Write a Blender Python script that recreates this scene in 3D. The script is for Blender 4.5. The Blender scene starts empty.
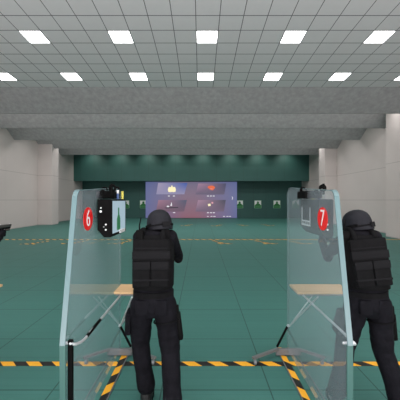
import bpy, bmesh, math, random
from mathutils import Vector, Matrix, Euler
random.seed(7)
S = bpy.context.scene
COL = S.collection
PI = math.pi

# ------------------------------------------------------------------ camera, world, light, exposure
cam_d = bpy.data.cameras.new('camera'); cam = bpy.data.objects.new('camera', cam_d); COL.objects.link(cam)
cam.location = (0, 0, 1.75); cam.rotation_euler = (PI/2, 0, 0)
cam_d.sensor_width = 36; cam_d.lens = 36*304/400; cam_d.shift_x = -0.0015; cam_d.clip_end = 200
S.camera = cam
w = bpy.data.worlds.new('world'); S.world = w; w.use_nodes = True
w.node_tree.nodes['Background'].inputs[0].default_value = (0.93, 0.96, 1.0, 1)
w.node_tree.nodes['Background'].inputs[1].default_value = 0.85
S.view_settings.view_transform = 'Standard'; S.view_settings.look = 'None'
S.view_settings.exposure = 0.0; S.view_settings.gamma = 1; S.view_settings.use_curve_mapping = False

def area(name, loc, rot, sx, sy, power, color=(1, 1, 1), spread=None):
    d = bpy.data.lights.new(name, 'AREA'); d.shape = 'RECTANGLE'; d.size = sx; d.size_y = sy
    d.energy = power; d.color = color
    if spread: d.spread = spread
    o = bpy.data.objects.new(name, d); COL.objects.link(o); o.location = loc; o.rotation_euler = rot
    return o
# the rows of ceiling panels above and behind the camera; then two added fill lamps
area('ceiling_rows_behind', (-0.8, 1.0, 6.55), (0, 0, 0), 19, 10, 900)
area('rear_fill', (-0.8, -5.5, 3.4), (math.radians(105), 0, 0), 20, 5.0, 150, (1.0, 0.97, 0.97))  # added fill lamp behind the camera, stands in for soft ambient light
area('upward_fill', (-0.8, -1.6, 0.05), (math.radians(180-22), 0, 0), 20, 4.5, 2550, (1.0, 0.90, 0.915))  # unseen upward fill by the floor, added to brighten ceiling and baffles
# lamp strips hung in the gaps between the baffles
for i, yb in enumerate((12.9, 15.55, 18.6, 21.65)):
    area('baffle_gap_lamp', (-0.8, yb+0.75, 6.0), (math.radians(12), 0, 0), 19, 0.5, 250, (1, 0.98, 0.97))

# ------------------------------------------------------------------ helpers
WL = {}
def link(name, me, mats, parent=None, recentre=True):
    if not isinstance(mats, (list, tuple)): mats = [mats]
    for m in mats: me.materials.append(m)
    org = Vector((0, 0, 0))
    if recentre and len(me.vertices):
        xs = [v.co.x for v in me.vertices]; ys = [v.co.y for v in me.vertices]; zs = [v.co.z for v in me.vertices]
        org = Vector(((min(xs)+max(xs))/2, (min(ys)+max(ys))/2, min(zs)))
        me.transform(Matrix.Translation(-org))
    o = bpy.data.objects.new(name, me); COL.objects.link(o)
    WL[o.name] = org
    if parent is not None:
        o.parent = parent; o.location = org - WL[parent.name]
    else:
        o.location = org
    return o
def obj(name, bm, mats, parent=None, smooth=False, angle=35):
    bmesh.ops.recalc_face_normals(bm, faces=bm.faces)
    me = bpy.data.meshes.new(name); bm.to_mesh(me); bm.free()
    if smooth:
        for p in me.polygons: p.use_smooth = True
        try: me.set_sharp_from_angle(angle=math.radians(angle))
        except Exception: pass
    return link(name, me, mats, parent)
def thing(name, loc, label, cat, group=None):
    o = bpy.data.objects.new(name, None); COL.objects.link(o); o.location = loc; o.empty_display_size = 0.1
    WL[o.name] = Vector(loc); tag(o, label, cat, group); return o
def tag(o, label, cat, group=None, kind=None):
    o['label'] = label; o['category'] = cat
    if group: o['group'] = group
    if kind: o['kind'] = kind
    return o
def struct(name, bm, m, smooth=False):
    o = obj(name, bm, m, None, smooth); o['kind'] = 'structure'; return o
def copy_tree(o, parent=None):
    c = o.copy(); COL.objects.link(c); c.parent = parent
    for ch in list(o.children): copy_tree(ch, c)
    return c

def bx(bm, lo, hi, bevel=0, rot=None, seg=2):
    lo = Vector(lo); hi = Vector(hi); c = (lo+hi)/2; s = hi-lo
    r = bmesh.ops.create_cube(bm, size=1)
    vs = r['verts']
    bmesh.ops.scale(bm, vec=s, verts=vs)
    if bevel:
        es = list({e for v in vs for e in v.link_edges})
        rr = bmesh.ops.bevel(bm, geom=es, offset=bevel, segments=seg, affect='EDGES', profile=0.5)
        vs = list({v for f in rr['faces'] for v in f.verts} | {v for v in vs if v.is_valid})
    if rot: bmesh.ops.rotate(bm, cent=(0, 0, 0), matrix=Euler(rot).to_matrix(), verts=vs)
    bmesh.ops.translate(bm, vec=c, verts=vs)
    return vs
def tube(bm, pts, r, n=12, cap=True):
    pts = [Vector(p) for p in pts]; rs = r if isinstance(r, (list, tuple)) else [r]*len(pts)
    rings = []; up = None
    for i, p in enumerate(pts):
        if i == 0: d = pts[1]-p
        elif i == len(pts)-1: d = p-pts[i-1]
        else: d = (pts[i+1]-p).normalized()+(p-pts[i-1]).normalized()
        d.normalize()
        if up is None:
            a = Vector((0, 0, 1)) if abs(d.z) < 0.9 else Vector((1, 0, 0))
            up = (a-d*a.dot(d)).normalized()
        else:
            up = (up-d*up.dot(d)).normalized()
        s = d.cross(up)
        rings.append([bm.verts.new(p+(up*math.cos(2*PI*k/n)+s*math.sin(2*PI*k/n))*rs[i]) for k in range(n)])
    for a, b in zip(rings, rings[1:]):
        for k in range(n): bm.faces.new((a[k], a[(k+1) % n], b[(k+1) % n], b[k]))
    if cap: bm.faces.new(rings[0][::-1]); bm.faces.new(rings[-1])
def smooth_path(pts, k=6):
    pts = [Vector(p) for p in pts]; out = []
    P = [pts[0]]+pts+[pts[-1]]
    for i in range(1, len(P)-2):
        a, b, c, d = P[i-1:i+3]
        for j in range(k):
            t = j/k
            out.append(0.5*((2*b)+(c-a)*t+(2*a-5*b+4*c-d)*t*t+(3*b-a-3*c+d)*t**3))
    out.append(pts[-1]); return out
def prism(bm, poly, axis, a, b):
    """poly: 2D points in the plane normal to axis; extruded from a to b along axis"""
    def mk(p, t):
        if axis == 0: return (t, p[0], p[1])
        if axis == 1: return (p[0], t, p[1])
        return (p[0], p[1], t)
    A = [bm.verts.new(mk(p, a)) for p in poly]; B = [bm.verts.new(mk(p, b)) for p in poly]
    n = len(poly)
    bm.faces.new(A); bm.faces.new(B[::-1])
    for i in range(n): bm.faces.new((A[i], B[i], B[(i+1) % n], A[(i+1) % n]))
def ball(bm, c, r, M=None, u=16, v=12):
    if not isinstance(r, (list, tuple)): r = (r, r, r)
    m = Matrix.Translation(c) @ (M.to_4x4() if M else Matrix()) @ Matrix.Diagonal((*r, 1))
    bmesh.ops.create_uvsphere(bm, u_segments=u, v_segments=v, radius=1, matrix=m)
def rings(bm, R, n=24, p=2.0):
    """loft of superellipse rings (cx,cy,cz,rx,ry)"""
    L = []
    for (cx, cy, cz, rx, ry) in R:
        ring = []
        for k in range(n):
            t = 2*PI*k/n; c, s = math.cos(t), math.sin(t)
            ring.append(bm.verts.new((cx+rx*math.copysign(abs(c)**(2/p), c), cy+ry*math.copysign(abs(s)**(2/p), s), cz)))
        L.append(ring)
    for a, b in zip(L, L[1:]):
        for k in range(n): bm.faces.new((a[k], a[(k+1) % n], b[(k+1) % n], b[k]))
    bm.faces.new(L[0][::-1]); bm.faces.new(L[-1]); return L
def cap(bm, a, ra, b, rb, n=14):
    a = Vector(a); b = Vector(b)
    k = 5; tube(bm, [a.lerp(b, i/k) for i in range(k+1)], [ra+(rb-ra)*i/k for i in range(k+1)], n)
    ball(bm, a, ra, u=n, v=10); ball(bm, b, rb, u=n, v=10)

# ------------------------------------------------------------------ materials
def M(name, col, rough=0.6, metal=0, spec=0.5, noise=0, nscale=8, bump=0, bscale=60, emit=None, estr=0):
    m = bpy.data.materials.new(name); m.use_nodes = True; nt = m.node_tree; N = nt.nodes; L = nt.links
    b = N['Principled BSDF']
    b.inputs['Base Color'].default_value = (*col, 1); b.inputs['Roughness'].default_value = rough
    b.inputs['Metallic'].default_value = metal; b.inputs['Specular IOR Level'].default_value = spec
    if noise or bump: tc = N.new('ShaderNodeTexCoord')
    if noise:
        t = N.new('ShaderNodeTexNoise'); t.inputs['Scale'].default_value = nscale; t.inputs['Detail'].default_value = 5
        L.new(tc.outputs['Object'], t.inputs['Vector'])
        r = N.new('ShaderNodeMapRange'); r.inputs[1].default_value = 0.3; r.inputs[2].default_value = 0.7
        r.inputs[3].default_value = 1-noise; r.inputs[4].default_value = 1+noise; L.new(t.outputs['Fac'], r.inputs[0])
        v = N.new('ShaderNodeVectorMath'); v.operation = 'SCALE'; v.inputs[0].default_value = col; L.new(r.outputs[0], v.inputs['Scale'])
        L.new(v.outputs[0], b.inputs['Base Color'])
    if bump:
        t = N.new('ShaderNodeTexNoise'); t.inputs['Scale'].default_value = bscale; t.inputs['Detail'].default_value = 4
        L.new(tc.outputs['Object'], t.inputs['Vector'])
        bb = N.new('ShaderNodeBump'); bb.inputs['Strength'].default_value = bump; bb.inputs['Distance'].default_value = 0.02
        L.new(t.outputs['Fac'], bb.inputs['Height']); L.new(bb.outputs[0], b.inputs['Normal'])
    if emit:
        b.inputs['Emission Color'].default_value = (*emit, 1); b.inputs['Emission Strength'].default_value = estr
    return m
class G:
    """small node graph builder"""
    def __init__(s, name):
        s.m = bpy.data.materials.new(name); s.m.use_nodes = True; s.nt = s.m.node_tree
        s.b = s.nt.nodes['Principled BSDF']
    def n(s, t, **k):
        x = s.nt.nodes.new(t)
        for a, v in k.items(): setattr(x, a, v)
        return x
    def put(s, sock, v):
        if hasattr(v, 'is_output'): s.nt.links.new(v, sock)
        else: sock.default_value = v
    def math(s, op, a, b=0.0, c=None):
        x = s.n('ShaderNodeMath', operation=op); s.put(x.inputs[0], a); s.put(x.inputs[1], b)
        if c is not None: s.put(x.inputs[2], c)
        return x.outputs[0]
    def pos(s):
        g = s.n('ShaderNodeNewGeometry'); x = s.n('ShaderNodeSeparateXYZ'); s.nt.links.new(g.outputs['Position'], x.inputs[0])
        return g.outputs['Position'], x.outputs
    def opos(s):
        g = s.n('ShaderNodeTexCoord'); x = s.n('ShaderNodeSeparateXYZ'); s.nt.links.new(g.outputs['Object'], x.inputs[0])
        return g.outputs['Object'], x.outputs
    def mix(s, f, a, b):
        x = s.n('ShaderNodeMix', data_type='RGBA'); s.put(x.inputs[0], f)
        s.put(x.inputs[6], a if hasattr(a, 'is_output') else (*a, 1)); s.put(x.inputs[7], b if hasattr(b, 'is_output') else (*b, 1))
        return x.outputs[2]
    def noise(s, vec, scale, detail=4, sc3=None):
        if sc3:
            mp = s.n('ShaderNodeMapping'); s.nt.links.new(vec, mp.inputs[0]); mp.inputs['Scale'].default_value = sc3; vec = mp.outputs[0]
        t = s.n('ShaderNodeTexNoise'); s.nt.links.new(vec, t.inputs['Vector']); t.inputs['Scale'].default_value = scale; t.inputs['Detail'].default_value = detail
        return t.outputs['Fac']
    def line(s, v, off, period, half):
        """1 on a line of half-width `half` every `period`"""
        u = s.math('DIVIDE', s.math('SUBTRACT', v, off), period)
        f = s.math('ABSOLUTE', s.math('SUBTRACT', u, s.math('ROUND', u)))
        return s.math('LESS_THAN', f, half/period)

# floor: 1 m teal mats with dark joints and faint cross streaks
g = G('teal_mat_floor'); P, X = g.pos()
base = g.mix(g.noise(P, 1.0, 4, (0.35, 9.0, 1)), (0.040, 0.146, 0.122), (0.060, 0.188, 0.160))
base = g.mix(g.math('MULTIPLY', g.noise(P, 0.8, 3), 0.5), base, (0.055, 0.175, 0.15))
st = g.line(X[1], 0.03, 0.1287, 0.004)
base = g.mix(g.math('MULTIPLY', st, 0.18), base, (0.02, 0.07, 0.06))
ln = g.math('MAXIMUM', g.line(X[0], 0.64, 1.0, 0.006), g.line(X[1], 2.80, 1.03, 0.007))
base = g.mix(g.math('MULTIPLY', ln, 0.75), base, (0.012, 0.04, 0.035))
g.put(g.b.inputs['Base Color'], base); g.b.inputs['Roughness'].default_value = 0.55; g.b.inputs['Specular IOR Level'].default_value = 0.3
m_floor = g.m
# ceiling tiles
TC = 0.5985; SL = 0.055; ZC0 = 1.75+5.01
g = G('ceiling_tiles'); P, X = g.pos()
ln = g.math('MAXIMUM', g.line(X[0], 0.4786, TC, 0.010), g.line(X[1], 11.76, TC, 0.013))
c = g.mix(g.noise(P, 6, 3), (0.66, 0.635, 0.645), (0.70, 0.675, 0.685))
c = g.mix(g.math('MULTIPLY', ln, 0.85), c, (0.05, 0.05, 0.055))
g.put(g.b.inputs['Base Color'], c); g.b.inputs['Roughness'].default_value = 0.9
m_ceil = g.m
# walls
g = G('greige_wall_panels'); P, X = g.pos()
c = g.mix(g.noise(P, 0.9, 4), (0.54, 0.485, 0.465), (0.59, 0.535, 0.51))
ln = g.math('MULTIPLY', g.line(X[2], 0.03, 1.72, 0.014), g.math('LESS_THAN', X[2], 4.0))
ln2 = g.line(X[1], 1.0, 4.2, 0.010)
c = g.mix(g.math('MULTIPLY', ln, 0.45), c, (0.18, 0.16, 0.15))
c = g.mix(g.math('MULTIPLY', ln2, 0.12), c, (0.18, 0.16, 0.15))
g.put(g.b.inputs['Base Color'], c); g.b.inputs['Roughness'].default_value = 0.85
m_wall = g.m
# stippled acoustic baffle
g = G('stippled_grey_baffle'); P, X = g.pos()
a = g.noise(P, 6.0, 6, (1, 1, 0.6)); b_ = g.noise(P, 16, 3)
c = g.mix(a, (0.24, 0.235, 0.237), (0.54, 0.525, 0.53))
c = g.mix(g.math('MULTIPLY', b_, 0.5), c, (0.22, 0.217, 0.218))
g.put(g.b.inputs['Base Color'], c); g.b.inputs['Roughness'].default_value = 0.95
m_baf = g.m
# dark teal back boards
g = G('teal_back_boards'); P, X = g.pos()
c = g.mix(g.noise(P, 0.7, 3), (0.015, 0.073, 0.063), (0.020, 0.092, 0.080))
c = g.mix(g.math('MULTIPLY', g.line(X[0], 0.2, 1.22, 0.02), 0.35), c, (0.01, 0.035, 0.03))
g.put(g.b.inputs['Base Color'], c); g.b.inputs['Roughness'].default_value = 0.6
m_teal = g.m

def tape_mat(name, axis, k, period=0.28):
    g = G(name); P, X = g.pos()
    u = g.math('DIVIDE', g.math('ADD', X[axis], g.math('MULTIPLY', X[1-axis], k)), period)
    f = g.math('LESS_THAN', g.math('FRACT', g.math('ADD', u, 100.0)), 0.5)
    c = g.mix(f, (0.010, 0.009, 0.008), (0.95, 0.45, 0.02))
    g.put(g.b.inputs['Base Color'], c); g.b.inputs['Roughness'].default_value = 0.5
    return g.m
m_tape_x = tape_mat('hazard_stripes', 0, 1.0)
m_tape_yl = tape_mat('hazard_stripes_along_left', 1, -1.0, 0.30)
m_tape_yr = tape_mat('hazard_stripes_along_right', 1, 1.0, 0.30)

def glass_mat(name, tint, haze, hz):
    m = bpy.data.materials.new(name); m.use_nodes = True; nt = m.node_tree; N = nt.nodes; L = nt.links
    for n in list(N):
        if n.type != 'OUTPUT_MATERIAL': N.remove(n)
    out = [n for n in N if n.type == 'OUTPUT_MATERIAL'][0]
    tr = N.new('ShaderNodeBsdfTransparent'); tr.inputs[0].default_value = (*tint, 1)
    df = N.new('ShaderNodeBsdfDiffuse'); df.inputs[0].default_value = (*hz, 1)
    gl = N.new('ShaderNodeBsdfGlossy'); gl.inputs['Roughness'].default_value = 0.02; gl.inputs[0].default_value = (0.9, 0.96, 1, 1)
    fr = N.new('ShaderNodeFresnel'); fr.inputs[0].default_value = 1.45
    m1 = N.new('ShaderNodeMixShader'); m1.inputs[0].default_value = haze
    L.new(tr.outputs[0], m1.inputs[1]); L.new(df.outputs[0], m1.inputs[2])
    m2 = N.new('ShaderNodeMixShader'); 
    ge = N.new('ShaderNodeNewGeometry'); inv = N.new('ShaderNodeMath'); inv.operation = 'SUBTRACT'; inv.inputs[0].default_value = 1.0; L.new(ge.outputs['Backfacing'], inv.inputs[1])
    mu = N.new('ShaderNodeMath'); mu.operation = 'MULTIPLY'; L.new(fr.outputs[0], mu.inputs[0]); L.new(inv.outputs[0], mu.inputs[1]); L.new(mu.outputs[0], m2.inputs[0]); L.new(m1.outputs[0], m2.inputs[1]); L.new(gl.outputs[0], m2.inputs[2])
    L.new(m2.outputs[0], out.inputs[0]); return m
m_glass = glass_mat('clear_shield', (0.95, 0.98, 0.98), 0.13, (0.58, 0.66, 0.72))
m_edge = M('frosted_blue_edge', (0.11, 0.19, 0.20), 0.35, spec=0.6)
m_edge2 = M('green_glass_edge', (0.038, 0.115, 0.10), 0.5, spec=0.6)
m_chrome = M('brushed_steel', (0.62, 0.64, 0.66), 0.35, metal=0.55)
m_alu = M('satin_aluminium', (0.20, 0.205, 0.21), 0.45, metal=0.4)
m_grey = M('grey_plastic', (0.22, 0.23, 0.24), 0.5)
m_black = M('black_plastic', (0.003, 0.003, 0.003), 0.6, spec=0.06)
m_blackm = M('black_metal', (0.012, 0.012, 0.013), 0.35, metal=0.3)
m_white = M('white_plastic', (0.75, 0.76, 0.76), 0.5)
m_red = M('red_sticker', (0.70, 0.012, 0.012), 0.4)
m_green = M('green_print', (0.012, 0.16, 0.035), 0.6)
m_lgreen = M('pale_green_border', (0.20, 0.42, 0.26), 0.6)
m_yellow = M('yellow_plastic', (0.65, 0.60, 0.10), 0.45)
m_blue = M('blue_plastic', (0.05, 0.10, 0.25), 0.45)
g = G('pale_wood'); P, X = g.pos()
c = g.mix(g.noise(P, 2.0, 5, (1.5, 30, 8)), (0.66, 0.40, 0.19), (0.80, 0.53, 0.28))
g.put(g.b.inputs['Base Color'], c); g.b.inputs['Roughness'].default_value = 0.45
m_wood = g.m
m_light = M('light_diffuser', (0.9, 0.9, 0.9), 0.5, emit=(1, 1, 1), estr=5.5)
m_lframe = M('light_trim', (0.55, 0.55, 0.55), 0.5)
m_cloth = M('black_uniform', (0.0058, 0.0056, 0.0078), 0.85, spec=0.1, noise=0.3, nscale=14, bump=0.9, bscale=11)
m_vest = M('black_vest_nylon', (0.0055, 0.0055, 0.006), 0.85, spec=0.08, noise=0.25, nscale=30, bump=0.3, bscale=120)
m_vest2 = M('black_webbing', (0.008, 0.008, 0.009), 0.8, spec=0.1, bump=0.3, bscale=150)
m_helm = M('dark_helmet_shell', (0.011, 0.0115, 0.015), 0.6, spec=0.15, noise=0.2, nscale=40)
m_skin = M('skin', (0.42, 0.24, 0.17), 0.6)
m_eye = M('eye_white', (0.7, 0.7, 0.68), 0.3)
m_boot = M('black_boot_leather', (0.010, 0.009, 0.009), 0.45)
m_gun = M('gun_grey_slide', (0.09, 0.085, 0.08), 0.35, metal=0.5)

# ------------------------------------------------------------------ the setting
XL, XR, YB, YF = -11.4, 9.75, 29.3, -4.0
bm = bmesh.new(); bx(bm, (XL-0.3, YF, -0.2), (XR+0.3, YB+0.3, 0)); struct('floor', bm, m_floor)
bm = bmesh.new(); bx(bm, (XL-0.3, YF, 0), (XL, YB, 7.4)); struct('wall_left', bm, m_wall)
bm = bmesh.new(); bx(bm, (XR, YF, 0), (XR+0.3, YB, 7.4)); struct('wall_right', bm, m_wall)
bm = bmesh.new(); bx(bm, (XL-0.3, YB, 0), (XR+0.3, YB+0.3, 6.5)); struct('wall_back', bm, m_teal)
# tiled ceiling, falling gently away from the camera
bm = bmesh.new()
y0, y1 = YF, 11.76
prism(bm, [(y0, ZC0-SL*y0), (y1, ZC0-SL*y1), (y1, ZC0-SL*y1+0.1), (y0, ZC0-SL*y0+0.1)], 0, XL, XR)
struct('ceiling', bm, m_ceil)
bm = bmesh.new(); bx(bm, (XL, 11.7, 6.35), (XR, YB, 6.5)); struct('ceiling', bm, m_baf)
for yb in (12.9, 15.55, 18.6, 21.65, 24.7):
    bm = bmesh.new()
    h = 5.43
    ty, tz = (yb-1.14, 6.112) if yb == 12.9 else (yb-1.2, 6.22)
    if yb == 24.7: ty, tz = yb-0.9, 6.1
    prism(bm, [(ty, tz), (yb, h), (yb+0.06, h), (yb+0.10, h+0.05), (ty+0.16, tz+0.06)], 0, XL, XR)
    struct('ceiling_baffle', bm, m_baf)
# pillars
for n, (xa, xb) in (('left', (XL, XL+0.98)), ('right', (XR-0.86, XR))):
    for (ya, yb_) in ((13.55, 14.6), (21.3, 22.3) if n == 'left' else (21.75, 22.85)):
        bm = bmesh.new(); bx(bm, (xa, ya, 0), (xb, yb_, 6.2 if ya > 20 else 6.2), 0.01); struct('wall_pillar_'+n, bm, m_wall)
# bulkhead across the range
bm = bmesh.new(); bx(bm, (XL, 27.3, 3.46), (XR, 27.55, 6.35)); struct('bulkhead', bm, m_teal)
bm = bmesh.new(); bx(bm, (XL, 29.22, 0), (XR, 29.3, 0.12)); struct('baseboard_back', bm, m_teal)

# spot lamps washing the bulkhead
for k in range(-4, 4):
    x = 0.2+2.47*k
    if not XL+0.5 < x < XR-0.3: continue
    d = bpy.data.lights.new('bulkhead_spot', 'SPOT'); d.energy = 120; d.spot_size = math.radians(110); d.spot_blend = 1.0
    d.shadow_soft_size = 0.12; d.color = (1, 0.97, 0.9)
    o = bpy.data.objects.new('bulkhead_spot', d); COL.objects.link(o); o.location = (x, 26.1, 6.2)
    o.rotation_euler = Vector((0, 0.7, -1.15)).to_track_quat('-Z', 'Y').to_euler()

# ------------------------------------------------------------------ ceiling lights (the two rows in view)
cols = ['far left', 'left', 'centre-left', 'centre', 'centre-right', 'right', 'far right']
def light(ix, yy, label):
    xa = 0.4786-TC+4*TC*ix; ya = yy
    sl = math.atan(SL)
    zc = ZC0-SL*(ya+TC/2)
    t = thing('ceiling_light', (xa+TC/2, ya+TC/2, zc), label, 'light', 'square ceiling panels, %s row' % ('near' if yy < 9.5 else 'far'))
    def slab(bm, x0, y0_, x1, y1_, dz0, dz1):
        z = lambda y: ZC0-SL*y
        prism(bm, [(y0_, z(y0_)+dz0), (y1_, z(y1_)+dz0), (y1_, z(y1_)+dz1), (y0_, z(y0_)+dz1)], 0, x0, x1)
    bm = bmesh.new(); slab(bm, xa+0.02, ya+0.02, xa+TC-0.02, ya+TC-0.02, -0.010, -0.002); obj('diffuser', bm, m_light, t)
    bm = bmesh.new(); i = 0.02
    slab(bm, xa+.012, ya+.012, xa+i, ya+TC-.012, -0.012, 0); slab(bm, xa+TC-i, ya+.012, xa+TC-.012, ya+TC-.012, -0.012, 0)
    slab(bm, xa+i, ya+.012, xa+TC-i, ya+i, -0.012, 0); slab(bm, xa+i, ya+TC-i, xa+TC-i, ya+TC-.012, -0.012, 0)
    obj('light_frame', bm, m_lframe, t)
for ix, wd in zip(range(-2, 3), ('leftmost of the five', 'second from the left of the five', 'middle one of the five', 'second from the right of the five', 'rightmost of the five')):
    light(ix, 11.76-6*TC, 'bright square ceiling panel, %s in the near row' % wd)
for ix, wd in zip(range(-3, 4), ('leftmost, cut by the frame', 'second from the left', 'third from the left', 'middle one', 'third from the right', 'second from the right', 'rightmost, cut by the frame')):
    light(ix, 11.76-2*TC, 'small square ceiling panel near the baffles, %s of the far row' % wd)

# ------------------------------------------------------------------ big screen on the back wall
YS = 29.12
def SX(px): return (px-200.6)*YS/304
def SZ(py): return 1.75-(py-200)*YS/304
g = G('screen_glow'); Pn, X = g.opos()
u = g.math('DIVIDE', X[0], 8.7); v = g.math('DIVIDE', X[2], 3.5)
au = g.math('ABSOLUTE', g.math('SUBTRACT', u, 0.0))
edge = g.math('SMOOTH_MAX', g.math('SUBTRACT', g.math('MULTIPLY', au, 2.2), 0.15), 0.0, 0.1)
c = g.mix(g.math('MINIMUM', v, 1.0), (0.25, 0.095, 0.14), (0.16, 0.14, 0.23))
em = g.n('ShaderNodeMath', operation='MULTIPLY', use_clamp=True); g.put(em.inputs[0], edge); g.put(em.inputs[1], 1.0)
c = g.mix(em.outputs[0], c, (0.10, 0.13, 0.31))
g.put(g.b.inputs['Base Color'], (0.02, 0.02, 0.02, 1)); g.put(g.b.inputs['Emission Color'], c); g.b.inputs['Emission Strength'].default_value = 0.85
g.b.inputs['Roughness'].default_value = 0.3
m_scr = g.m
def tile_mat(name, ca, cb, cc):
    g = G(name); Pn, X = g.opos()
    u = g.n('ShaderNodeMath', operation='ADD', use_clamp=True); g.put(u.inputs[0], g.math('DIVIDE', X[0], 2.7)); u.inputs[1].default_value = 0.5
    v = g.n('ShaderNodeMath', operation='DIVIDE', use_clamp=True); g.put(v.inputs[0], X[2]); v.inputs[1].default_value = 1.05
    c = g.mix(u.outputs[0], ca, cb); c = g.mix(g.math('SUBTRACT', 1.0, v.outputs[0]), c, cc)
    g.put(g.b.inputs['Base Color'], (0.02, 0.02, 0.02, 1)); g.put(g.b.inputs['Emission Color'], c); g.b.inputs['Emission Strength'].default_value = 0.85
    return g.m
def em_mat(name, c, s=1.0): return M(name, (0.02, 0.02, 0.02), 0.5, emit=c, estr=s)
m_eye1 = em_mat('screen_cream', (1, 0.9, 0.55), 0.95); m_ewh = em_mat('screen_white', (0.9, 0.9, 0.95), 0.8)
m_ered = em_mat('screen_orange_red', (0.85, 0.16, 0.06), 0.9); m_edk = em_mat('screen_dark', (0.02, 0.02, 0.04), 0.6)
m_epk = em_mat('screen_pink', (0.75, 0.35, 0.40), 0.9)
scr = thing('projection_screen', (SX(191.2), YS, 0.035), 'large glowing purple screen with four picture tiles on the back wall', 'screen')
bm = bmesh.new(); bx(bm, (SX(145.6), YS, SZ(217.9)), (SX(237), YS+0.12, SZ(181.8))); obj('display_panel', bm, m_scr, scr)
def stile(pts, m, name='picture_tile', dy=0.02):
    bm = bmesh.new(); prism(bm, [(SX(a), SZ(b)) for a, b in pts], 1, YS-dy, YS-dy+0.018); return obj(name, bm, m, scr)
def disc(cx, cy, rx, ry, n=16): return [(cx+rx*math.cos(2*PI*k/n), cy+ry*math.sin(2*PI*k/n)) for k in range(n)]
t1 = stile([(158.2, 183), (187.5, 183), (184.3, 194.3), (156.3, 194.3)], tile_mat('tile_blue', (0.42, 0.36, 0.50), (0.06, 0.12, 0.42), (0.30, 0.28, 0.45)))
t2 = stile([(198.2, 183.5), (226.2, 183.5), (224.2, 194.5), (195.6, 194.5)], tile_mat('tile_rose', (0.42, 0.25, 0.36), (0.08, 0.08, 0.15), (0.12, 0.10, 0.17)))
t3 = stile([(158.4, 200), (187, 200), (184, 211.5), (156, 211.5)], tile_mat('tile_dusk', (0.36, 0.18, 0.26), (0.08, 0.09, 0.16), (0.16, 0.09, 0.14)))
t4 = stile([(198, 200), (225.8, 200), (223.8, 211.5), (195.4, 211.5)], tile_mat('tile_mauve', (0.40, 0.24, 0.34), (0.06, 0.06, 0.10), (0.16, 0.11, 0.18)))
def icon(polys, m, tile, name='picture'):
    bm = bmesh.new()
    for p in polys: prism(bm, [(SX(a), SZ(b)) for a, b in p], 1, YS-0.035, YS-0.021)
    o = obj(name, bm, m, tile); return o
icon([disc(170.2, 189.6, 2.3, 2.6), disc(173.6, 189.6, 2.3, 2.6), [(168.6, 187), (175.2, 187), (175.6, 191.9), (168.2, 191.9)], [(171.2, 185.6), (172.6, 185.6), (172.6, 187.4), (171.2, 187.4)]], m_eye1, t1)
icon([disc(211.2, 187.3, 3.6, 1.7), [(208, 187.6), (215.4, 187.4), (213, 190.2), (210.5, 190)]], m_ered, t2)
icon([disc(211.4, 188.7, 2.0, 0.5)], m_epk, t2)
icon([disc(168, 206.4, 1.3, 0.8), disc(171.2, 205.2, 0.9, 0.8), [(171, 203), (171.7, 202.3), (172.2, 205.5), (171, 205.5)]], m_ewh, t3)
icon([[(164.5, 207.6), (178, 207), (178.5, 207.8), (166, 208.4)]], m_edk, t3)
icon([[(207.8, 204), (210.4, 203.6), (210.8, 205.8), (208.2, 206.2)]], m_eye1, t4)
icon([[(211.2, 202.2), (213, 201.8), (213.4, 203.4), (211.6, 203.8)]], m_epk, t4)
def caption(spans, y, hgt=0.75):
    for a, b in spans:
        bm = bmesh.new()
        prism(bm, [(SX(a), SZ(y-hgt/2)), (SX(b), SZ(y-hgt/2)), (SX(b), SZ(y+hgt/2)), (SX(a), SZ(y+hgt/2))], 1, YS-0.02, YS-0.002)
        obj('caption', bm, m_ewh, scr)
caption([(168, 169.8), (173, 174.8)], 196, 0.9); caption([(207, 209), (210, 211.8), (212.8, 214.6)], 196)
caption([(173, 175.2)], 212.6); caption([(207, 209), (210, 212), (212.8, 214.8)], 212.7)
caption([(207, 208.6), (210.6, 212.4), (213.2, 215.6)], 216.4, 0.6); caption([(223, 225), (226.4, 228.4), (229, 231)], 216.4, 0.6)
bm = bmesh.new()
prism(bm, [(SX(231.8), SZ(196.6)), (SX(232.3), SZ(196.6)), (SX(233), SZ(198)), (SX(232.3), SZ(199.6)), (SX(231.8), SZ(199.6)), (SX(232.4), SZ(198))], 1, YS-0.02, YS-0.002)
obj('arrow', bm, m_ewh, scr)

# small green targets on the back wall
def target(px, label):
    x = (px-200.6)*29.3/304; zt, zb = 1.72, 0.96
    t = thing('target_board', (x, 29.3, zb), label, 'target', 'green figure targets on the back wall')
    bm = bmesh.new(); bx(bm, (x-.34, 29.275, zb), (x+.34, 29.299, zt)); obj('board', bm, m_lgreen, t)
    bm = bmesh.new(); bx(bm, (x-.30, 29.265, zb+.30), (x+.30, 29.2745, zt-.04)); obj('white_field', bm, m_white, t)
    bm = bmesh.new()
    prism(bm, [(x+.10*math.cos(a*PI/8), zb+.55+.11*math.sin(a*PI/8)) for a in range(16)], 1, 29.25, 29.264)
    prism(bm, [(x-.30, zb+.28), (x-.16, zb+.42), (x-.06, zb+.47), (x+.06, zb+.47), (x+.16, zb+.42), (x+.30, zb+.28), (x+.30, zb+.2), (x-.30, zb+.2)], 1, 29.25, 29.264)
    obj('figure', bm, m_green, t)
    bm = bmesh.new(); bx(bm, (x-.30, 29.265, zb+.03), (x+.30, 29.2745, zb+.18)); obj('green_strip', bm, m_green, t)
for px, lb in ((125.8, 'square green target between the black control box and the screen'), (143.4, 'green target touching the left edge of the purple screen'),
               (239.6, 'green target touching the right edge of the purple screen'), (257.8, 'middle of the three green targets right of the screen'),
               (276.8, 'green target nearest the right-hand clear shield')):
    target(px, lb)

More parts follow.
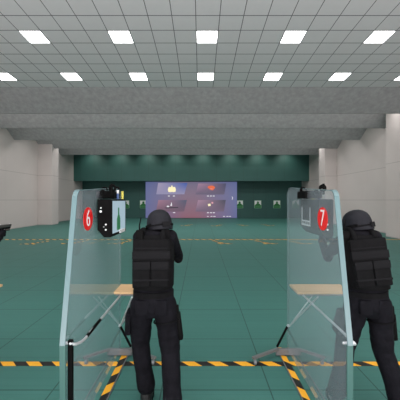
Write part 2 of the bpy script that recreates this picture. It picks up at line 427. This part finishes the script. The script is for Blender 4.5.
# ------------------------------------------------------------------ hazard tape
def tape(name, lo, hi, m, label, rot=0):
    bm = bmesh.new(); bx(bm, lo, hi)
    if rot: bmesh.ops.rotate(bm, cent=((lo[0]+hi[0])/2, (lo[1]+hi[1])/2, 0), matrix=Matrix.Rotation(rot, 3, 'Z'), verts=bm.verts)
    o = obj(name, bm, m); tag(o, label, 'tape', None); return o
tape('hazard_tape', (-6, 3.205, 0), (6, 3.29, 0.002), m_tape_x, 'long yellow and black floor tape crossing behind the officers\' feet')
tape('hazard_tape', (-0.888, 1.6, 0.0021), (-0.826, 3.60, 0.0035), m_tape_yl, 'striped floor tape running lengthwise left of the first officer, by shield 6')
tape('hazard_tape', (0.897, 1.6, 0.0021), (0.958, 3.60, 0.0035), m_tape_yr, 'striped floor tape running lengthwise left of the shield marked 7')
m_tape_far = tape_mat('hazard_stripes_far', 0, 1.0, 0.30)
tape('hazard_tape', (XL+.3, 13.36, 0), (XR-.3, 13.52, 0.002), m_tape_far, 'thin dashed looking tape across the floor far down the range')
def mark(x, y, s, where):
    t = thing('floor_mark', (x, y, 0), 'taped corner mark on floor, '+where, 'floor mark', 'taped corner marks down the range')
    bm = bmesh.new(); bx(bm, (x-.42*s, y-.07, 0), (x+.18*s, y+.07, .002)); obj('strip', bm, m_tape_far, t)
    bm = bmesh.new(); vs = bx(bm, (-.06, -.5, .0022), (.06, .5, .004)); bmesh.ops.rotate(bm, cent=(0, 0, 0), matrix=Matrix.Rotation(-0.45*s, 3, 'Z'), verts=bm.verts)
    bmesh.ops.translate(bm, vec=(x+.12*s, y+.42, 0), verts=bm.verts); obj('strip', bm, m_tape_yr, t)
mark(-6.75, 12.1, 1, 'farthest left in the near row')
mark(-5.2, 12.2, 1, 'just left of the shield marked 6')
mark(-3.3, 12.2, 1, 'seen through the shield marked 6')
mark(0.86, 12.2, -1, 'below the right part of the screen in the near row')
mark(2.69, 12.2, -1, 'near row, just left of the shield marked 7')
mark(4.05, 12.2, -1, 'seen through the shield marked 7')
mark(-0.93, 20.9, 1, 'far row, under the middle of the screen')
mark(1.13, 20.6, 1, 'far row, under the lower right tile of the screen')
mark(2.92, 20.9, -1, 'far row, right below the corner of the screen')
mark(4.65, 20.9, -1, 'far row, in front of the right-hand targets')

# ------------------------------------------------------------------ shield stands
def text_mesh(ch, size):
    cu = bpy.data.curves.new('digit', 'FONT'); cu.body = ch; cu.size = size; cu.align_x = 'CENTER'; cu.align_y = 'CENTER'; cu.extrude = 0.0008; cu.offset = -0.001
    o = bpy.data.objects.new('digit', cu); COL.objects.link(o)
    dg = bpy.context.evaluated_depsgraph_get(); me = bpy.data.meshes.new_from_object(o.evaluated_get(dg))
    bpy.data.objects.remove(o, do_unlink=True); return me
def stand(xp, digit, label, post=True, side=-1):
    """side -1: panel left of the axis (viewer sees its +X face); +1: sees the -X face"""
    YN, YT, YFAR, ZM, ZT = 2.01, 2.20, 3.42, 0.79, 1.82
    t = thing('shield_stand', (xp, 2.75, 0), label, 'shield', None)
    th = 0.013
    def arc(cy, cz, r, a0, a1, n=6): return [(cy+r*math.cos(math.radians(a0+(a1-a0)*k/n)), cz+r*math.sin(math.radians(a0+(a1-a0)*k/n))) for k in range(n+1)]
    zb = 0.075
    ZF = ZT+.06; out = [(YN, zb), (YFAR, zb)]+[(YFAR-.13+.13*math.cos(math.radians(a)), ZF-.10+.10*math.sin(math.radians(a))) for a in range(0, 91, 15)]+arc(YT+0.07, ZT-0.07, 0.07, 90, 172)+[(YN, ZM)]
    bm = bmesh.new(); prism(bm, out, 0, xp-th, xp+th); obj('clear_panel', bm, m_glass, t)
    # frosted rim: near upper edge and round the top corner
    e = arc(YT+0.07, ZT-0.07, 0.07, 90, 172); path = e+[(YN-0.006, ZM)]
    def rim(path, w, wx, m, name):
        bm = bmesh.new()
        for (a, b) in zip(path, path[1:]):
            a = Vector(a); b = Vector(b); d = (b-a).normalized(); nrm = Vector((-d.y, d.x))*w
            prism(bm, [tuple(a), tuple(b), tuple(b-nrm), tuple(a-nrm)], 0, xp-wx, xp+wx)
        return obj(name, bm, m, t)
    rim(path, 0.008, 0.018, m_edge, 'frosted_edge')
    rim([(YFAR-0.13, ZF), (YT+0.07, ZT)], 0.004, 0.013, m_edge, 'top_edge')
    bm = bmesh.new(); bx(bm, (xp-.0195, YN-0.008, 0.0), (xp+.0195, YN+0.003, ZM)); obj('lower_edge', bm, m_edge2, t)
    bm = bmesh.new(); bx(bm, (xp-.004, YFAR, zb), (xp+.004, YFAR+.004, 1.77)); obj('far_edge', bm, m_edge2, t)
    if post:
        bm = bmesh.new(); bx(bm, (xp+.0196, YN+.02, 0.0), (xp+.052, YN+.05, ZM+.02), 0.006); obj('post', bm, m_black, t)
    # clamp
    bm = bmesh.new(); tube(bm, [(xp-.024, YN+.03, ZM), (xp+.04, YN+.03, ZM)], 0.010); ball(bm, (xp+.040, YN+.03, ZM), 0.014); ball(bm, (xp-.024, YN+.03, ZM), 0.010)
    obj('clamp', bm, m_chrome, t, True)
    # rail
    xr = xp+.08
    bm = bmesh.new(); tube(bm, smooth_path([(xp+.04, YN+.03, ZM-.005), (xp+.065, YN+.06, ZM-.02), (xr, YN+.16, ZM-.035), (xr, YN+.32, ZM-.03), (xr, 3.1, ZM-.03), (xr, 3.38, ZM-.03)]), 0.010)
    rl = obj('side_rail', bm, m_chrome, t, True)
    if post: bm = bmesh.new(); tube(bm, [(xr, YN+.20, ZM-.034), (xr, YN+.50, ZM-.030)], 0.0125); obj('foam_grip', bm, m_black, rl, True)
    # table
    bm = bmesh.new(); bx(bm, (xp+.015, 3.13, ZM-.012), (xp+.58, 3.42, ZM+.014), 0.004); tb = obj('table_top', bm, m_wood, t)
    bm = bmesh.new(); bx(bm, (xp+.03, 3.15, ZM-.034), (xp+.56, 3.40, ZM-.0125)); obj('under_frame', bm, m_grey, tb)
    bm = bmesh.new(); tube(bm, [(xp+.012, 3.41, .337), (xp+.21, 3.10, ZM-.03)], 0.009); tube(bm, [(xp+.012, 3.41, .337), (xp+.30, 3.36, ZM-.03)], 0.007)
    obj('brace', bm, m_chrome, t, True)
    bm = bmesh.new(); ball(bm, (xp, 3.42, .337), .016); obj('joint', bm, m_chrome, t, True)
    sd = -side
    bm = bmesh.new(); tube(bm, [(xp+.01*sd, 3.42, .325), (xp+.125*sd, 3.42, .10)], .013); obj('strut', bm, m_black, t, True)
    # base: two thin rails, splayed feet with casters
    for sx in (-1, 1):
        bm = bmesh.new(); tube(bm, [(xp+.095*sx, 1.7, .0095), (xp+.095*sx, 3.50, .0095)], .0055); obj('base_rail', bm, m_alu, t, True)
        for yc, ye in ((3.22, 3.42), (1.95, 1.75)):
            bm = bmesh.new()
            A = Vector((xp+.11*sx, ye, .075)); B = Vector((xp+(.43 if sx*side < 0 else .33)*sx, yc, .075)); d = (B-A).normalized(); nn = Vector((-d.y, d.x, 0))*.018
            prism(bm, [tuple((A+nn).xy), tuple((B+nn).xy), tuple((B-nn).xy), tuple((A-nn).xy)], 2, .064, .086)
            ft = obj('foot', bm, m_alu, t)
            bm = bmesh.new(); c = B-d*.03
            tube(bm, [(c.x-.012, c.y, .026), (c.x+.012, c.y, .026)], .026, 16); obj('caster', bm, m_grey, ft, True)
    for ye in (3.42, 1.75):
        bm = bmesh.new(); bx(bm, (xp-.14, ye-.02, .010), (xp+.14, ye+.02, .080), .004); obj('cross_bar', bm, m_alu, t)
    # numbered sticker
    fx = xp+side*-1*(th+.001)
    bm = bmesh.new(); yc, zc = 2.42, 1.60
    prism(bm, [(yc+.100*math.cos(a*PI/20), zc+.092*math.sin(a*PI/20)) for a in range(40)], 0, fx, fx+side*-1*.002)
    st_ = obj('number_sticker', bm, m_red, t); st_['label'] = 'red oval sticker with a white number'
    me = text_mesh(digit, 0.19)
    # text lies in XY; stand it up, facing the viewer's side of the panel
    mt = (Matrix.Translation((fx+side*-1*.003, yc, zc)) @ Matrix.Rotation(PI/2 if side < 0 else -PI/2, 4, 'Z') @ Matrix.Rotation(PI/2, 4, 'X') @ Matrix.Diagonal((0.95, 1, 1, 1)))
    me.transform(mt); me.name = 'digit'
    link('digit', me, m_white, st_)
    return t
stand6 = stand(-0.91, '6', 'clear shield stand with a red number 6 and wooden shelf', True, -1)
stand7 = stand(0.985, '7', 'clear shield stand with a red number 7 in front of the right-hand officer', False, 1)
stand(-2.805, '5', 'shield stand cut off by the left frame edge, only its wooden shelf tip showing', True, -1)

# ------------------------------------------------------------------ control boxes with little monitors
m_mon = M('monitor_glow', (0.05, 0.05, 0.05), 0.3, emit=(0.42, 0.58, 0.68), estr=0.75)
m_bot = M('bottle_green_glow', (0.01, 0.03, 0.01), 0.3, emit=(0.02, 0.16, 0.06), estr=0.8)
def cbox(xp, root):
    x0, x1, ya, yb_, za, zb = xp+.028, xp+.150, 2.60, 3.08, 1.43, 1.757
    bm = bmesh.new(); prism(bm, [(x0+.055, za), (x1-.012, za), (x1, za+.012), (x1, zb-.01), (x1-.01, zb), (x0, zb), (x0, za+.065)], 1, ya, yb_); t = obj('control_box', bm, m_black, root)
    t['label'] = 'black box with a small monitor'
    bm = bmesh.new(); bx(bm, (x1+.0005, ya+.02, za+.03), (x1+.004, yb_-.03, zb-.015)); obj('monitor', bm, m_mon, t)
    yc = 2.80
    bm = bmesh.new(); pr = [(-.05, .045), (-.055, .06), (-.055, .15), (-.02, .19), (-.018, .25), (.018, .25), (.02, .19), (.055, .15), (.055, .06), (.05, .045)]
    prism(bm, [(yc+a, za+b) for a, b in pr], 0, x1+.0045, x1+.006); obj('bottle_picture', bm, m_bot, t)
    bm = bmesh.new(); bx(bm, (x1+.0045, yc+.02, za+.012), (x1+.016, yb_-.08, za+.045), .003); obj('button_bar', bm, m_white, t)
    for (dx, z, r) in ((.028, zb-.105, .010), (.03, zb-.075, .006), (.072, za+.11, .008), (.072, za+.065, .008), (.055, za+.09, .004)):
        bm = bmesh.new(); tube(bm, [(x0+dx, ya-.004, z), (x0+dx, ya+.002, z)], r, 12)
        obj('indicator_lamp', bm, m_white, t, True)
    xb = x0-.0015
    bm = bmesh.new()
    for (a0, b0, a1, b1) in ((2.80, 1.515, 2.812, 1.68), (3.02, 1.515, 3.032, 1.68), (2.80, 1.505, 3.032, 1.52), (2.80, 1.545, 3.032, 1.557)):
        bx(bm, (xb-.004, a0, b0), (xb, a1, b1))
    for k in range(3): bx(bm, (xb-.004, 2.855+.056*k, 1.515), (xb, 2.863+.056*k, 1.55))
    obj('bracket', bm, m_white, t)
    bm = bmesh.new(); bx(bm, (xp-.040, 2.76, zb+.005), (x1-.03, 2.98, zb+.075), .008); obj('clamp_block', bm, m_black, t)
    def ring(bm, cx, cy, cz, r, rr, a0=0, a1=360):
        tube(bm, [(cx+r*math.cos(math.radians(a)), cy, cz+r*math.sin(math.radians(a))) for a in range(a0, a1+1, 20)], rr, 8)
    bm = bmesh.new(); ring(bm, x1-.035, 2.74, zb+.10, .026, .010); obj('ring_knob', bm, m_black, t, True)
    bm = bmesh.new(); tube(bm, [(x1-.035, 2.72, zb+.04), (x1-.035, 2.72, zb+.14)], .010); obj('pin', bm, m_black, t, True)
    bm = bmesh.new(); ring(bm, x1-.012, 2.80, zb+.09, .02, .009, 0, 200); obj('hook', bm, m_black, t, True)
    bm = bmesh.new(); ring(bm, x0-.035, 2.9, zb+.085, .026, .008, 0, 300); obj('hook', bm, m_black, t, True)
    bm = bmesh.new(); tube(bm, [(x0-.05, 2.9, zb+.115), (x0-.05, 2.9, zb+.08), (x0, 2.9, zb+.05)], .009); obj('clamp_arm', bm, m_black, t, True)
    bm = bmesh.new(); ring(bm, x0+.015, 2.70, zb+.055, .022, .007); obj('ring_knob', bm, m_black, t, True)
    bm = bmesh.new(); tube(bm, [(x1-.02, 2.86, zb), (x1-.02, 2.86, zb+.055)], .012); obj('blue_knob', bm, m_blue, t, True)
    bm = bmesh.new(); tube(bm, [(x1-.02, 2.86, zb+.055), (x1-.02, 2.86, zb+.085)], .011); obj('pale_cap', bm, m_white, t, True)
    bm = bmesh.new(); tube(bm, [(x1-.02, 3.03, zb), (x1-.02, 3.03, zb+.08)], .012); obj('yellow_cap', bm, m_yellow, t, True)
cbox(-0.91, stand6)
cbox(0.985, stand7)

# ------------------------------------------------------------------ people
def remesh(bm, vox, sm=4):
    me = bpy.data.meshes.new('tmp'); bm.to_mesh(me); bm.free()
    o = bpy.data.objects.new('tmp', me); COL.objects.link(o)
    r = o.modifiers.new('r', 'REMESH'); r.mode = 'VOXEL'; r.voxel_size = vox
    s = o.modifiers.new('s', 'SMOOTH'); s.iterations = sm; s.factor = 0.5
    dg = bpy.context.evaluated_depsgraph_get(); out = bpy.data.meshes.new_from_object(o.evaluated_get(dg))
    bpy.data.objects.remove(o, do_unlink=True)
    for p in out.polygons: p.use_smooth = True
    return out
def V(*a): return Vector(a)

def officer(J, label):
    """J: joints in metres, world space"""
    root = thing('person', (J['pelvis'].x, J['pelvis'].y, 0), label, 'person', None)
    pel, ch, nk, hd = J['pelvis'], J['chest'], J['neck'], J['head']
    bm = bmesh.new()
    # torso
    def at(t): return pel.lerp(ch, t)
    R = []
    for t, rx, ry in ((-.38, .075, .07), (-.24, .150, .110), (-.10, .172, .122), (.05, .170, .118), (.22, .150, .105), (.42, .140, .100), (.65, .150, .108), (.85, .160, .112), (1.0, .160, .105), (1.12, .140, .09), (1.2, .09, .07)):
        c = at(t); R.append((c.x, c.y, c.z, rx, ry))
    rings(bm, R)
    cap(bm, at(1.12), .062, nk, .056); cap(bm, nk, .054, hd, .055)
    for s in 'LR':
        cap(bm, at(1.02), .07, J['sh'+s], .064)
        cap(bm, J['sh'+s], .064, J['el'+s], .047); cap(bm, J['el'+s], .046, J['wr'+s], .030)
        sgn = -1 if s == 'L' else 1
        cap(bm, J['hip'+s], .100, J['kn'+s], .079)
        th = J['hip'+s].lerp(J['kn'+s], .35); cap(bm, J['hip'+s], .100, th, .098)
        calf = J['kn'+s].lerp(J['an'+s], .35)-V(0, .02, 0); cap(bm, J['kn'+s], .079, calf, .077); cap(bm, calf, .077, J['an'+s], .066)
        # cloth folds as soft rings
        for t, dr in ((.62, .008), (.78, .010), (.92, .008)):
            c = J['hip'+s].lerp(J['kn'+s], t); r0 = .098+(.075-.098)*t+dr
            d = (J['kn'+s]-J['hip'+s]).normalized(); cap(bm, c-d*.008, r0, c+d*.008, r0)
        for t, dr in ((.55, .004), (.72, .009), (.88, .012)):
            c = calf.lerp(J['an'+s], t); r0 = .077+(.066-.077)*t+dr
            d = (J['an'+s]-calf).normalized(); cap(bm, c-d*.008, r0, c+d*.008, r0)
        # foot inside the boot
        an = J['an'+s]; cap(bm, an, .045, an+V(0, .02, -.05), .04); cap(bm, an+V(0, .02, -.055), .036, an+V(.01*sgn, .13, -.07), .03)
    # head
    Hm = Euler((J['pitch'], 0, J['yaw'])).to_matrix()
    def hp(x, y, z): return hd+Hm @ V(x, y, z)
    ball(bm, hp(0, 0, .02), (.070, .088, .090), Hm); ball(bm, hp(0, .035, -.045), (.052, .052, .058), Hm)
    cap(bm, hp(0, .082, -.005), .010, hp(0, .098, -.022), .012)           # nose
    for sx in (-1, 1): ball(bm, hp(.072*sx, -.002, -.005), (.010, .018, .028), Hm)   # ears
    cap(bm, hp(-.018, .080, -.055), .007, hp(.018, .080, -.055), .007)      # lips
    # hands round the pistol grip
    gx, gy, gz = J['grip']
    for s in 'LR':
        sg = -1 if s == 'L' else 1
        off = .022 if s == 'R' else .034
        palm = V(gx+sg*off, gy-.02, gz)
        cap(bm, J['wr'+s], .029, palm+V(sg*.006, -.015, -.004), .026)
        ball(bm, palm, (.017, .038, .043))
        for k in range(4):
            z = gz+.030-.021*k; L = (.92, 1.0, .95, .8)[k]; o_ = 0 if s == 'R' else .016
            pts = [(gx+sg*(off-.002), gy-.005, z), (gx+sg*(off+.001), gy+.030*L+o_, z-.002), (gx+sg*.004, gy+.042*L+o_, z-.003), (gx-sg*.020*L, gy+.030*L+o_, z-.004)]
            for a, b in zip(pts, pts[1:]): cap(bm, a, .0088, b, .0084, 10)
        tp = [(gx+sg*off, gy-.030, gz+.028), (gx+sg*(off-.002)*(1 if s == 'L' else .2)-(.0 if s == 'L' else .028), gy+.006, gz+.046), (gx-.030-(.006 if s == 'L' else -.0), gy+.045+(.018 if s == 'L' else 0), gz+.048)]
        for a, b in zip(tp, tp[1:]): cap(bm, a, .0105, b, .009, 10)
    me = remesh(bm, 0.0085, 3)
    me.name = 'body'
    # skin on the face and neck, gloves and cloth elsewhere
    body = link('body', me, [m_cloth, m_skin], root)
    W = WL[body.name]
    for p in me.polygons:
        c = p.center+W; l = Hm.transposed() @ (c-hd)
        if l.z > -.12 and l.y > .03 and abs(l.x) < .06 and (c-hd).length < .15: p.material_index = 1
    bm = bmesh.new()
    for sx in (-1, 1): ball(bm, hp(.027*sx, .078, .015), .011, u=10, v=8)
    obj('eyes', bm, m_eye, body, True)
    # helmet
    bm = bmesh.new()
    n = 28; Lr = []
    for (z, k) in ((-.052, 1.03), (-.045, 1.06), (-.02, 1.04), (.02, 1.02), (.055, .96), (.085, .83), (.108, .62), (.122, .36), (.127, .10)):
        ring = []
        for i in range(n):
            a = 2*PI*i/n; x = .103*k*math.cos(a); y = .119*k*math.sin(a)
            zz = z
            if z < -.03:                                   # raised brow, low ears and nape
                zz = z+(.055*max(0, math.sin(a))**2)-(.012*max(0, -math.sin(a)))
                if math.sin(a) > .55: y += .060*(math.sin(a)-.55)/.45; zz -= .02*(math.sin(a)-.55)/.45
            ring.append(bm.verts.new(hp(x, y, zz+.01)))
        Lr.append(ring)
    for a, b in zip(Lr, Lr[1:]):
        for i in range(n): bm.faces.new((a[i], a[(i+1) % n], b[(i+1) % n], b[i]))
    bm.faces.new(Lr[-1]); 
    h = obj('helmet', bm, m_helm, root, True, 60)
    so = h.modifiers.new('thickness', 'SOLIDIFY'); so.thickness = .008; so.offset = -1
    bm = bmesh.new()
    tube(bm, [hp(.111*math.cos(2*PI*i/40), .127*math.sin(2*PI*i/40), -.012) for i in range(41)], .0055, 8); obj('goggle_strap', bm, m_vest, h, True)
    bm = bmesh.new()
    vs = bx(bm, (-.034, -.134, -.035), (.034, -.115, .008), .004); bmesh.ops.transform(bm, matrix=Matrix.Translation(hd) @ Hm.to_4x4(), verts=bm.verts); obj('strap_buckle', bm, m_vest2, h)
    bm = bmesh.new()
    for sx in (-1, 1):
        vs = bx(bm, (.105*sx-.007, -.045, -.015), (.105*sx+.007, .05, .008), .003)
    bmesh.ops.transform(bm, matrix=Matrix.Translation(hd) @ Hm.to_4x4(), verts=bm.verts); obj('side_rails', bm, m_black, h)
    bm = bmesh.new()
    for sx in (-1, 1): tube(bm, [hp(.085*sx, .03, -.02), hp(.066*sx, .04, -.07), hp(0, .06, -.11)], .006, 8)
    obj('chin_strap', bm, m_black, h, True)
    # neck guard pad hanging below the helmet
    bm = bmesh.new(); bx(bm, (-.036, -.115, -.135), (.036, -.080, -.05), .010); bmesh.ops.transform(bm, matrix=Matrix.Translation(hd) @ Hm.to_4x4(), verts=bm.verts)
    obj('neck_guard', bm, m_vest, h, True)
    # vest
    up = (ch-pel).normalized(); tl = J.get('tilt', 0)
    bm = bmesh.new(); R = []
    for t, rx, ry in ((.16, .158, .132), (.18, .168, .140), (.45, .171, .142), (.75, .172, .145), (.95, .168, .140), (1.05, .145, .125), (1.13, .115, .10)):
        c = at(t); R.append((c.x, c.y-.004, c.z, rx, ry))
    rings(bm, R, 36, 3.2); vest = obj('tactical_vest', bm, m_vest, root, True, 50)
    def vbox(t0, t1, xa, xb, depth, name, m, bev=.008, par=None, y0=-.13):
        bm = bmesh.new(); a = at(t0); b = at(t1); c = (a+b)/2; ln = (b-a).length
        d = (b-a).normalized()
        bx(bm, (xa, y0-depth, -ln/2), (xb, y0+.01, ln/2), bev)
        q = V(0, 0, 1).rotation_difference(d).to_matrix().to_4x4()
        bmesh.ops.transform(bm, matrix=Matrix.Translation(c) @ q, verts=bm.verts)
        return obj(name, bm, m, par or vest, True)
    vbox(.19, 1.04, -.150, .150, .016, 'back_panel', m_vest, .014)
    vbox(.20, .62, -.140, -.006, .032, 'pouch', m_vest, .010); vbox(.20, .62, .006, .140, .032, 'pouch', m_vest, .010)
    vbox(.50, .64, -.142, -.004, .037, 'pouch_flap', m_vest2, .005); vbox(.50, .64, .004, .142, .037, 'pouch_flap', m_vest2, .005)
    vbox(.68, .82, -.152,   .152, .022, 'webbing_band', m_vest2, .005)
    vbox(.30, .335, -.142, .142, .035, 'strap', m_vest2, .003); vbox(.86, .885, -.13, .13, .019, 'strap', m_vest2, .003)
    for sx, s in ((-1, 'L'), (1, 'R')):
        bm = bmesh.new(); p = at(1.10)
        tube(bm, smooth_path([(p.x+.085*sx, p.y-.135, p.z-.10), (p.x+.088*sx, p.y-.08, p.z+.022), (p.x+.088*sx, p.y+.02, p.z+.045), (p.x+.08*sx, p.y+.11, p.z-.05)]), .024, 10)
        obj('shoulder_strap', bm, m_vest, vest, True)
        # sleeve cuffs and elbow pads
        e = J['el'+s]; dr = (J['wr'+s]-e).normalized()
        bm = bmesh.new(); ball(bm, e-V(0, .018, .018), (.044, .040, .050)); obj('elbow_pad', bm, m_vest, root, True)
        bm = bmesh.new(); q = e.lerp(J['wr'+s], .86); cap(bm, q, .035, q+dr*.03, .034); obj('glove_cuff', bm, m_vest, root, True)
        # boots
        an = J['an'+s]; yw = J['toe'+s]
        bm = bmesh.new(); Rm = Matrix.Rotation(yw, 4, 'Z')
        zf = J['sole'+s]
        rr = [(0, .0, zf+.02, .043, .052)]
        cap(bm, (0, -.01, zf+.075), .052, (0, -.005, an.z+.0), .052); cap(bm, (0, -.02, zf+.045), .045, (0, .11, zf+.042), .041); cap(bm, (0, .11, zf+.042), .042, (0, .155, zf+.038), .036)
        bmesh.ops.transform(bm, matrix=Matrix.Translation((an.x, an.y, 0)) @ Rm, verts=bm.verts)
        mb = remesh(bm, .009, 3); bt = link('boot', mb, m_boot, root)
        bm = bmesh.new(); pr = [(.040*math.sin(k*PI/6)*(1 if k else 1), -.055-.03*math.cos(k*PI/6)+.0) for k in range(7)]
        poly = [(.0, -.072), (.032, -.06), (.043, -.02), (.040, .05), (.047, .11), (.040, .165), (.015, .195), (-.015, .195), (-.040, .165), (-.047, .11), (-.040, .05), (-.043, -.02), (-.032, -.06)]
        prism(bm, poly, 2, zf, zf+.026); bmesh.ops.transform(bm, matrix=Matrix.Translation((an.x, an.y, 0)) @ Rm, verts=bm.verts)
        obj('sole', bm, m_black, bt)
    # belt
    bm = bmesh.new(); c = at(.05); R = [(c.x, c.y, c.z+dz, .170, .122) for dz in (-.022, .022)]; rings(bm, R, 36); obj('belt', bm, m_vest, root, True)
    # trouser back pockets
    for sx in (-1, 1):
        bm = bmesh.new(); c = at(-.13); bx(bm, (c.x+.075*sx-.052, c.y-.122, c.z-.07), (c.x+.075*sx+.052, c.y-.09, c.z+.05), .012); obj('pocket', bm, m_cloth, root, True)
    # radio on the left shoulder
    p = J['radio']
    bm = bmesh.new(); bx(bm, (p.x-.034, p.y-.03, p.z-.07), (p.x+.026, p.y+.018, p.z+.050), .008); rd = obj('radio', bm, m_black, root, True)
    bm = bmesh.new(); tube(bm, [p+V(-.008, 0, .045), p+V(-.008, 0, .09), p+V(.004, 0, .150)], [.007, .005, .004], 8); obj('antenna', bm, m_black, rd, True)
    # thigh holster, right; cargo pouch, left
    for s, sg in (('R', 1), ('L', -1)):
        a = J['hip'+s].lerp(J['kn'+s], .38); d = (J['kn'+s]-J['hip'+s]).normalized(); q = V(0, 0, -1).rotation_difference(d).to_matrix().to_4x4()
        bm = bmesh.new()
        if s == 'R':
            bx(bm, (.080, -.035, -.15), (.118, .045, .07), .012); bx(bm, (.088, -.03, .06), (.112, .01, .135), .01)
            bmesh.ops.transform(bm, matrix=Matrix.Translation(a+V(0, 0, 0)) @ q, verts=bm.verts); hl = obj('thigh_holster', bm, m_black, root, True)
            bm = bmesh.new(); tube(bm, [(.107*math.cos(k*PI/10), .107*math.sin(k*PI/10), .02) for k in range(21)], .006, 8)
            bmesh.ops.transform(bm, matrix=Matrix.Translation(a) @ q, verts=bm.verts); obj('thigh_strap', bm, m_vest, hl, True)
        else:
            bx(bm, (-.128, -.065, -.13), (-.075, .06, .075), .018)
            bmesh.ops.transform(bm, matrix=Matrix.Translation(a) @ q, verts=bm.verts); obj('thigh_pouch', bm, m_cloth, root, True)
    return root
def pistol(gx, gy, gz, label):
    t = thing('pistol', (gx, gy, gz-.07), label, 'pistol', None)
    bm = bmesh.new(); bx(bm, (gx-.014, gy-.045, gz+.058), (gx+.014, gy+.160, gz+.092), .004); sl = obj('slide', bm, m_gun, t, True)
    bm = bmesh.new(); bx(bm, (gx-.003, gy+.145, gz+.0925), (gx+.003, gy+.153, gz+.100)); bx(bm, (gx-.008, gy-.04, gz+.0925), (gx+.008, gy-.030, gz+.100)); obj('sights', bm, m_white, sl)
    bm = bmesh.new(); tube(bm, [(gx, gy+.155, gz+.077), (gx, gy+.175, gz+.077)], .008); obj('muzzle', bm, m_gun, sl, True)
    bm = bmesh.new(); bx(bm, (gx-.012, gy-.03, gz+.040), (gx+.012, gy+.150, gz+.0575), .003)
    prism(bm, [(gy-.022, gz+.045), (gy+.024, gz+.045), (gy+.010, gz-.068), (gy-.040, gz-.068)], 0, gx-.013, gx+.013)
    tube(bm, [(gx, gy+.028, gz+.042), (gx, gy+.032, gz+.016), (gx, gy+.062, gz+.016), (gx, gy+.068, gz+.042)], .004, 8)
    obj('frame', bm, m_black, t)
    bm = bmesh.new(); bx(bm, (gx-.010, gy+.085, gz+.015), (gx+.010, gy+.14, gz+.040), .003); obj('torch', bm, m_gun, t, True)
    return t
KX = 1/119.2   # metres per pixel-equivalent at 2.55 m, used for reading proportions
def X1(px, y=2.55): return (px-200.6)*y/304
def Z1(py, y=2.55): return 1.75-(py-200)*y/304
J1 = dict(pelvis=V(X1(153.5), 2.55, .955), chest=V(X1(153), 2.60, 1.40), neck=V(X1(157.5, 2.6), 2.63, 1.49), head=V(X1(159.5, 2.66), 2.66, 1.530),
          pitch=math.radians(-14), yaw=math.radians(34),
          shL=V(X1(139), 2.60, 1.43), elL=V(X1(140, 2.95), 2.95, 1.28), wrL=V(-.46, 3.38, 1.36),
          shR=V(X1(169), 2.65, 1.43), elR=V(X1(178.5, 2.92), 2.92, 1.215), wrR=V(-.365, 3.38, 1.355),
          hipL=V(X1(142), 2.55, .87), knL=V(X1(140, 2.62), 2.64, .52), anL=V(X1(147, 2.62), 2.60, .15),
          hipR=V(X1(165), 2.55, .87), knR=V(X1(170.5, 2.52), 2.52, .50), anR=V(X1(173, 2.38), 2.38, .12),
          toeL=.0, toeR=-.2, soleL=.0, soleR=.0, radio=V(X1(140.5, 2.5), 2.50, 1.455), grip=(-.405, 3.45, 1.375))
o1 = officer(J1, 'person in black tactical gear standing right of the shield marked 6, aiming ahead')
p1 = pistol(-.405, 3.45, 1.375, 'dark pistol held out by the officer beside the shield marked 6')
o3 = copy_tree(o1); o3.location.x -= 1.855
o3['label'] = 'person in black gear at the left frame edge, only gloved hands showing'
p3 = copy_tree(p1); p3.location.x -= 1.855
p3['label'] = 'pistol poking in at the left edge of the photo'
J2 = dict(pelvis=V(X1(367), 2.55, .955), chest=V(X1(362.8), 2.61, 1.40), neck=V(X1(359, 2.64), 2.64, 1.50), head=V(X1(358, 2.66), 2.67, 1.528),
          pitch=math.radians(-14), yaw=math.radians(40),
          shL=V(X1(349), 2.62, 1.41), elL=V(1.19, 2.86, 1.24), wrL=V(1.30, 3.28, 1.32),
          shR=V(X1(377.5), 2.60, 1.43), elR=V(1.50, 2.86, 1.25), wrR=V(1.395, 3.27, 1.32),
          hipL=V(X1(356.5), 2.55, .87), knL=V(X1(345, 2.62), 2.62, .50), anL=V(1.155, 2.58, .12),
          hipR=V(X1(379), 2.55, .87), knR=V(X1(383.5, 2.52), 2.53, .50), anR=V(X1(400, 2.42), 2.42, .12),
          toeL=-.08, toeR=-.25, soleL=.0, soleR=.0, radio=V(X1(347, 2.52), 2.55, 1.44), grip=(1.355, 3.33, 1.335))
o2 = officer(J2, 'person in black tactical gear standing with spread legs right of the shield marked 7')
p2 = pistol(1.355, 3.33, 1.335, 'dark pistol held out by the officer behind the shield marked 7')
